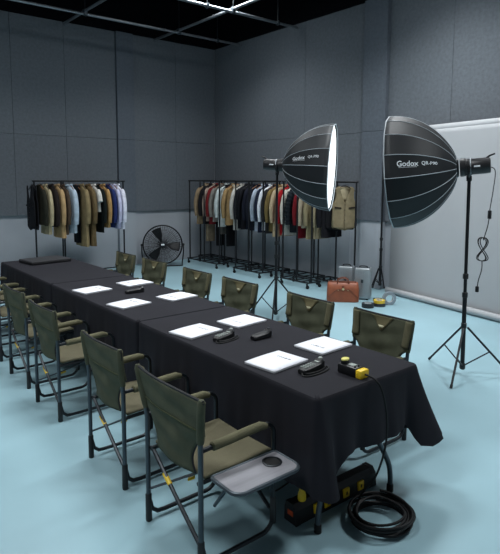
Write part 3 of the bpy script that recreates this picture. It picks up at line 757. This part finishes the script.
def flight_case(loc, rz, w, d, h, label):
    c = empty('hard_case', loc, rz, label=label, cat='case', group='silver hard cases')
    b = MB().box((0, 0, h/2+.015), (w, d, h), .018, seg=3)
    b.build('shell', SILVER, c)
    m = MB()
    for i in range(7):
        x = -w/2+.035+(w-.07)*i/6
        m.box((x, -d/2-.001, h/2+.015), (.012, .006, h-.07), .002)
        m.box((x, d/2+.001, h/2+.015), (.012, .006, h-.07), .002)
    for i in range(4):
        y = -d/2+.035+(d-.07)*i/3
        m.box((-w/2-.001, y, h/2+.015), (.006, .012, h-.07), .002); m.box((w/2+.001, y, h/2+.015), (.006, .012, h-.07), .002)
    m.build('ribs', SILVER, c, smooth=0)
    for sx in (-1, 1):
        for sy in (-1, 1): MB().lathe([(.014, 0), (.016, .006), (.012, .018)], (sx*(w/2-.04), sy*(d/2-.04), 0), n=12).build('foot', RUBBER, c)
    MB().tube(smooth_path([(-.06, 0, h+.012), (-.055, 0, h+.04), (.055, 0, h+.04), (.06, 0, h+.012)], 2), .008, 8).build('handle', BLKPL, c)
    MB().box((0, 0, h+.018), (.19, .05, .008), .003).build('handle_plate', GREYMET, c)
    MB().box((0, -d/2-.008, h*.62), (.035, .014, .05), .004).build('latch', GREYMET, c)
flight_case((4.575, 3.465, 0), math.radians(-60), .225, .20, .455, 'taller silver ribbed hard case beside the brown bag')
flight_case((4.525, 3.745, 0), math.radians(-60), .215, .19, .45, 'silver ribbed hard case half hidden behind the brown bag')

def tape(loc, axis, ro, ri, w, m, label, group='tape rolls on the floor'):
    a = Vector(axis).normalized()
    t = empty('tape_roll', loc, label=label, cat='tape', group=group)
    MB().lathe([(ri+.004, -w/2), (ro, -w/2), (ro, w/2), (ri+.004, w/2), (ri+.004, -w/2)], (0, 0, 0), a, 32, cap=False).build('tape', m, t, smooth=30)
    MB().lathe([(ri, -w/2-.001), (ri+.004, -w/2-.001), (ri+.004, w/2+.001), (ri, w/2+.001), (ri, -w/2-.001)], (0, 0, 0), a, 32, cap=False).build('core', TAPEIN, t, smooth=30)
tape((4.19, 3.06, .03), (0, 0, 1), .085, .045, .058, mat('black_tape', '1b2024', .5), 'black tape roll lying flat by the bag')
tape((4.38, 3.01, .023), (0, 0, 1), .085, .045, .045, mat('charcoal_tape', '22262a', .5), 'charcoal tape roll lying flat under the yellow one')
tape((4.38, 3.01, .066), (0, 0, 1), .080, .042, .040, mat('yellow_tape', 'c9a92c', .5), 'yellow tape roll stacked on a charcoal roll')
tape((4.60, 3.21, .022), (0, 0, 1), .065, .035, .042, mat('dark_green_tape', '22392f', .5), 'small dark green tape roll lying behind the yellow one')
tape((4.55, 2.97, .094), (-.62, -.78, .0), .094, .050, .05, TAPEG, 'grey tape roll standing on edge by the backdrop')

# ------------------------------------------------------------------ things on the tables
ZT = TH+.004
def quad_frame(Q):
    q = [Vector((*p, 0)) for p in Q]   # a left(near x, far y), far right, near right, near left
    c = sum(q, Vector())/4
    ex = ((q[1]-q[0])+(q[2]-q[3])).normalized()
    return c, math.atan2(ex.y, ex.x)
def booklet(c, rz, label, toward, w=.285, d=.225, h=.013):
    """toward -1: its reader sits at -x; +1 at +x"""
    b = empty('booklet', (c[0], c[1], ZT), rz, label=label, cat='booklet', group='white booklets on the tables')
    MB().box((0, 0, h/2), (w-.004, d-.003, h-.003), .001).build('pages', PAGES, b)
    cv = MB().grid(lambda u, v: ((u-.5)*w, (v-.5)*d, h+.0025*math.sin(PI*u)*(.4+.6*v)), 8, 4).build('cover', PAPER, b, solid=.0015)
    m = MB(); R2 = random.Random(int(c[1]*100)); 
    y = -.052
    while y < .05:      # an unreadable grey word made of small strokes
        wd = R2.uniform(.006, .010); ht = R2.uniform(.012, .017)
        for q in range(R2.choice((2, 2, 3))):
            sx = .052*(-toward)*-1
            xx = (.058 if toward < 0 else -.058)
            yy = (y+wd*q/2)
            m.box((xx, yy, h+.0042), (ht*(1 if q != 1 else .45), .0022, .0005))
        y += wd+.0045
    m.build('printed_word', PRINT, cv, smooth=0)
BK = [((.193, .507), 0.11, -1, 'white booklet by the strapped remote on the nearest table, chair-tray side'),
      ((.616, .55), 0.06, 1, 'white booklet beside the yellow-ended remote, facing chairs\' side'),
      ((.175, 1.295), 0.17, -1, 'white booklet beside the remote with its strap looped, nearest table\'s far half'),
      ((.577, 1.31), 0.12, 1, 'white booklet behind the strapless remote, facing chairs\' side'),
      ((.192, 2.306), 0.2, -1, 'white booklet alone at the near end of the middle table, tray-chair side'),
      ((.644, 2.303), 0.16, 1, 'white booklet at the near end of the middle table, facing chairs\' side'),
      ((.18, 3.014), 0.18, -1, 'farthest white booklet on the tray-chair side of the table'),
      ((.643, 3.083), 0.11, 1, 'farthest white booklet on the facing chairs\' side, behind the middle remote')]
for c, rz, tw, lab in BK: booklet(c, rz, lab, tw)
def remote(c, rz, label, strap, L=.16, face=True):
    r = empty('handheld_remote', (c[0], c[1], ZT), rz, label=label, cat='remote', group='black handheld remotes on the tables')
    m = MB()
    def rg(x, w, h0, h1): return [(x, -w, h0+.006), (x, -w+.006, h0), (x, w-.006, h0), (x, w, h0+.006), (x, w, h1-.008), (x, w-.008, h1), (x, -w+.008, h1), (x, -w, h1-.008)]
    m.rings([rg(-L/2, .020, .002, .026), rg(-L/2+.008, .026, 0, .032), rg(-.01, .028, 0, .036), rg(L*.28, .027, 0, .040), rg(L*.36, .027, 0, .052), rg(L/2-.006, .024, 0, .050), rg(L/2, .02, .004, .044)]).build('body', BLKPL, r, smooth=35)
    if face:
        k = MB()
        for i in range(5):
            for j in range(3): k.box((-L/2+.022+i*.019, (j-1)*.014, .0355+.0012*i/4), (.011, .009, .004), .001)
        k.build('keypad', LCD, r, smooth=0)
        MB().box((L*.27, 0, .041), (.018, .030, .003), .001).build('screen', LCD, r, smooth=0)
    MB().lathe([(.012, 0), (.012, .006), (.009, .009)], (L*.43, 0, .050), n=14).build('dial', LCD if face else DKMET, r)
    if strap:
        pts = smooth_path([(-L/2, -.01, .01), (-L/2-.02, -.03, .005), (-L/2+.0, -.055, .005), (-.02, -.065, .005), (.05, -.062, .005), (.10, -.045, .005), (.11, -.01, .005), (.07, -.035, .006), (.0, -.045, .006), (-L/2+.01, -.035, .008), (-L/2-.0, -.0, .014)], 3)
        MB().tube(pts, .0042, 6).build('wrist_strap', RUBBER, r)
remote((.256, .297), math.radians(5), 'black handheld remote with keypad and long wrist strap, nearest the table end', True, .175)
remote((.227, 1.05), math.radians(12), 'black handheld remote with a small strap loop by a booklet corner', True, .165)
remote((.43, .92), math.radians(2), 'black strapless handheld remote in the middle of the nearest table', False, .15, False)
remote((.445, 2.702), math.radians(-4), 'black handheld remote among the booklets on the middle table', False, .17, False)
# wired remote with yellow end
wrm = empty('wired_remote', (.385, .118, ZT), math.radians(-88), label='black wired remote with yellow end cap at the table end', cat='remote')
wrm.scale = (.78, 1.08, .96)
MB().box((-.025, 0, .026), (.155, .062, .052), .007).build('body', BLKPL, wrm)
MB().box((.075, 0, .024), (.048, .066, .048), .009).build('end_cap', YELLOW, wrm)
kb = MB().lathe([(.024, 0), (.024, .018), (.020, .021)], (-.07, 0, .052), n=20).build('knob', BLKPL, wrm)
MB().lathe([(.0235, 0), (.0235, .007), (.018, .010)], (-.07, 0, .071), n=20).build('knob_cap', mat('pale_yellow_cap', 'd8d070', .45), kb)
MB().box((-.012, .006, .0535), (.05, .03, .003), .001).build('label_plate', LCD, wrm, smooth=0)
for i in (0, 1): MB().lathe([(.006, 0), (.006, .006)], (.03, .014-.028*i, .052), n=10).build('button', DKMET, wrm)
pth = smooth_path([(.388, .042, ZT+.022), (.391, .012, ZT+.022), (.395, -.022, ZT+.012), (.412, -.050, ZT-.03), (.440, -.062, .60), (.455, -.060, .46), (.448, -.045, .34), (.42, -.02, .22), (.41, .04, .13), (.43, .10, .05), (.50, .12, .01), (.55, .10, .008)], 3)
tag(MB().tube(pth, .0055, 8).build('remote_cable', RUBBER), 'black cable hanging from the yellow-ended remote over the table end', 'cable')
# power strip, plug, coil
ps = empty('power_distribution_box', (.366, .228, 0), math.radians(-1), label='long black power box with yellow sockets on the floor under the table', cat='power strip')
prof_ = [(-.050, .0), (.040, .0), (.038, .075), (.030, .105), (-.022, .105), (-.042, .075)]
MB().rings([[(x, y, z) for y, z in prof_] for x in (-.305, .305)]).build('body', BLKPL, ps, smooth=20)
MB().rings([[(x, y*1.04, z*1.02) for y, z in prof_] for x in (-.317, -.285)]).build('end_cap', BLKPL, ps, smooth=20)
MB().rings([[(x, y*1.04, z*1.02) for y, z in prof_] for x in (.285, .317)]).build('end_cap', BLKPL, ps, smooth=20)
for x in (-.165, -.085, .062, .182):
    so = MB().box((x, -.046, .045), (.048, .016, .052), .005, rot=None).build('socket', YELLOW, ps)
    MB().box((x, -.0545, .045), (.012, .002, .018), .0005).build('socket_face', mat('socket_face', '4e4416', .5) if x == -.165 else bpy.data.materials['socket_face'], so, smooth=0)
MB().box((-.3175, -.006, .055), (.004, .040, .026), .001).build('orange_label', ORANGE, ps, smooth=0)
pl = empty('power_plug', (.118, .215, .1055), label='yellow plug standing in the black power box', cat='plug')
MB().lathe([(.020, 0), (.022, .004), (.022, .03), (.016, .05), (.011, .075)], n=16).build('plug_body', YELLOW, pl)
MB().tube(smooth_path([(0, 0, .07), (.0, .0, .12), (-.03, .02, .17), (-.06, .06, .17), (-.07, .12, .10), (-.05, .18, .02), (.0, .25, -.095), (.25, .30, -.099)], 3), .005, 6).build('lead', RUBBER, pl)
cc = Vector((.412, -.062, 0)); pts = []
RC = random.Random(11); loops = 13
prm = [(RC.uniform(.108, .168), RC.uniform(-.012, .012), RC.uniform(-.012, .012), .008+.085*abs(i-5)/12 if False else .008+.011*(i % 7)+RC.uniform(0, .004)) for i in range(loops+1)]
for i in range(loops):
    for k in range(36):
        t = k/36; a = 2*PI*t+.8; p = [prm[i][j]*(1-t)+prm[i+1][j]*t for j in range(4)]
        pts.append(cc+Vector((p[0]*math.cos(a)*1.02+p[1], p[0]*math.sin(a)+p[2], max(.007, p[3]+.006*math.sin(2*a+i)))))
tag(MB().tube(pts, .0068, 7).build('cable_coil', RUBBER), 'coil of thick black cable on the floor at the table end', 'cable')
# flat case at the far end
fcse = empty('flat_case', (.43, 5.02, ZT), math.radians(7), label='flat black case lying on the far end of the table run', cat='case')
MB().box((0, 0, .0225), (.50, .36, .043), .012, seg=3).build('shell', mat('matt_black_case', '15161b', .75), fcse)
MB().box((0, 0, .024), (.505, .365, .004), .001).build('zip_line', RUBBER, fcse, smooth=0)
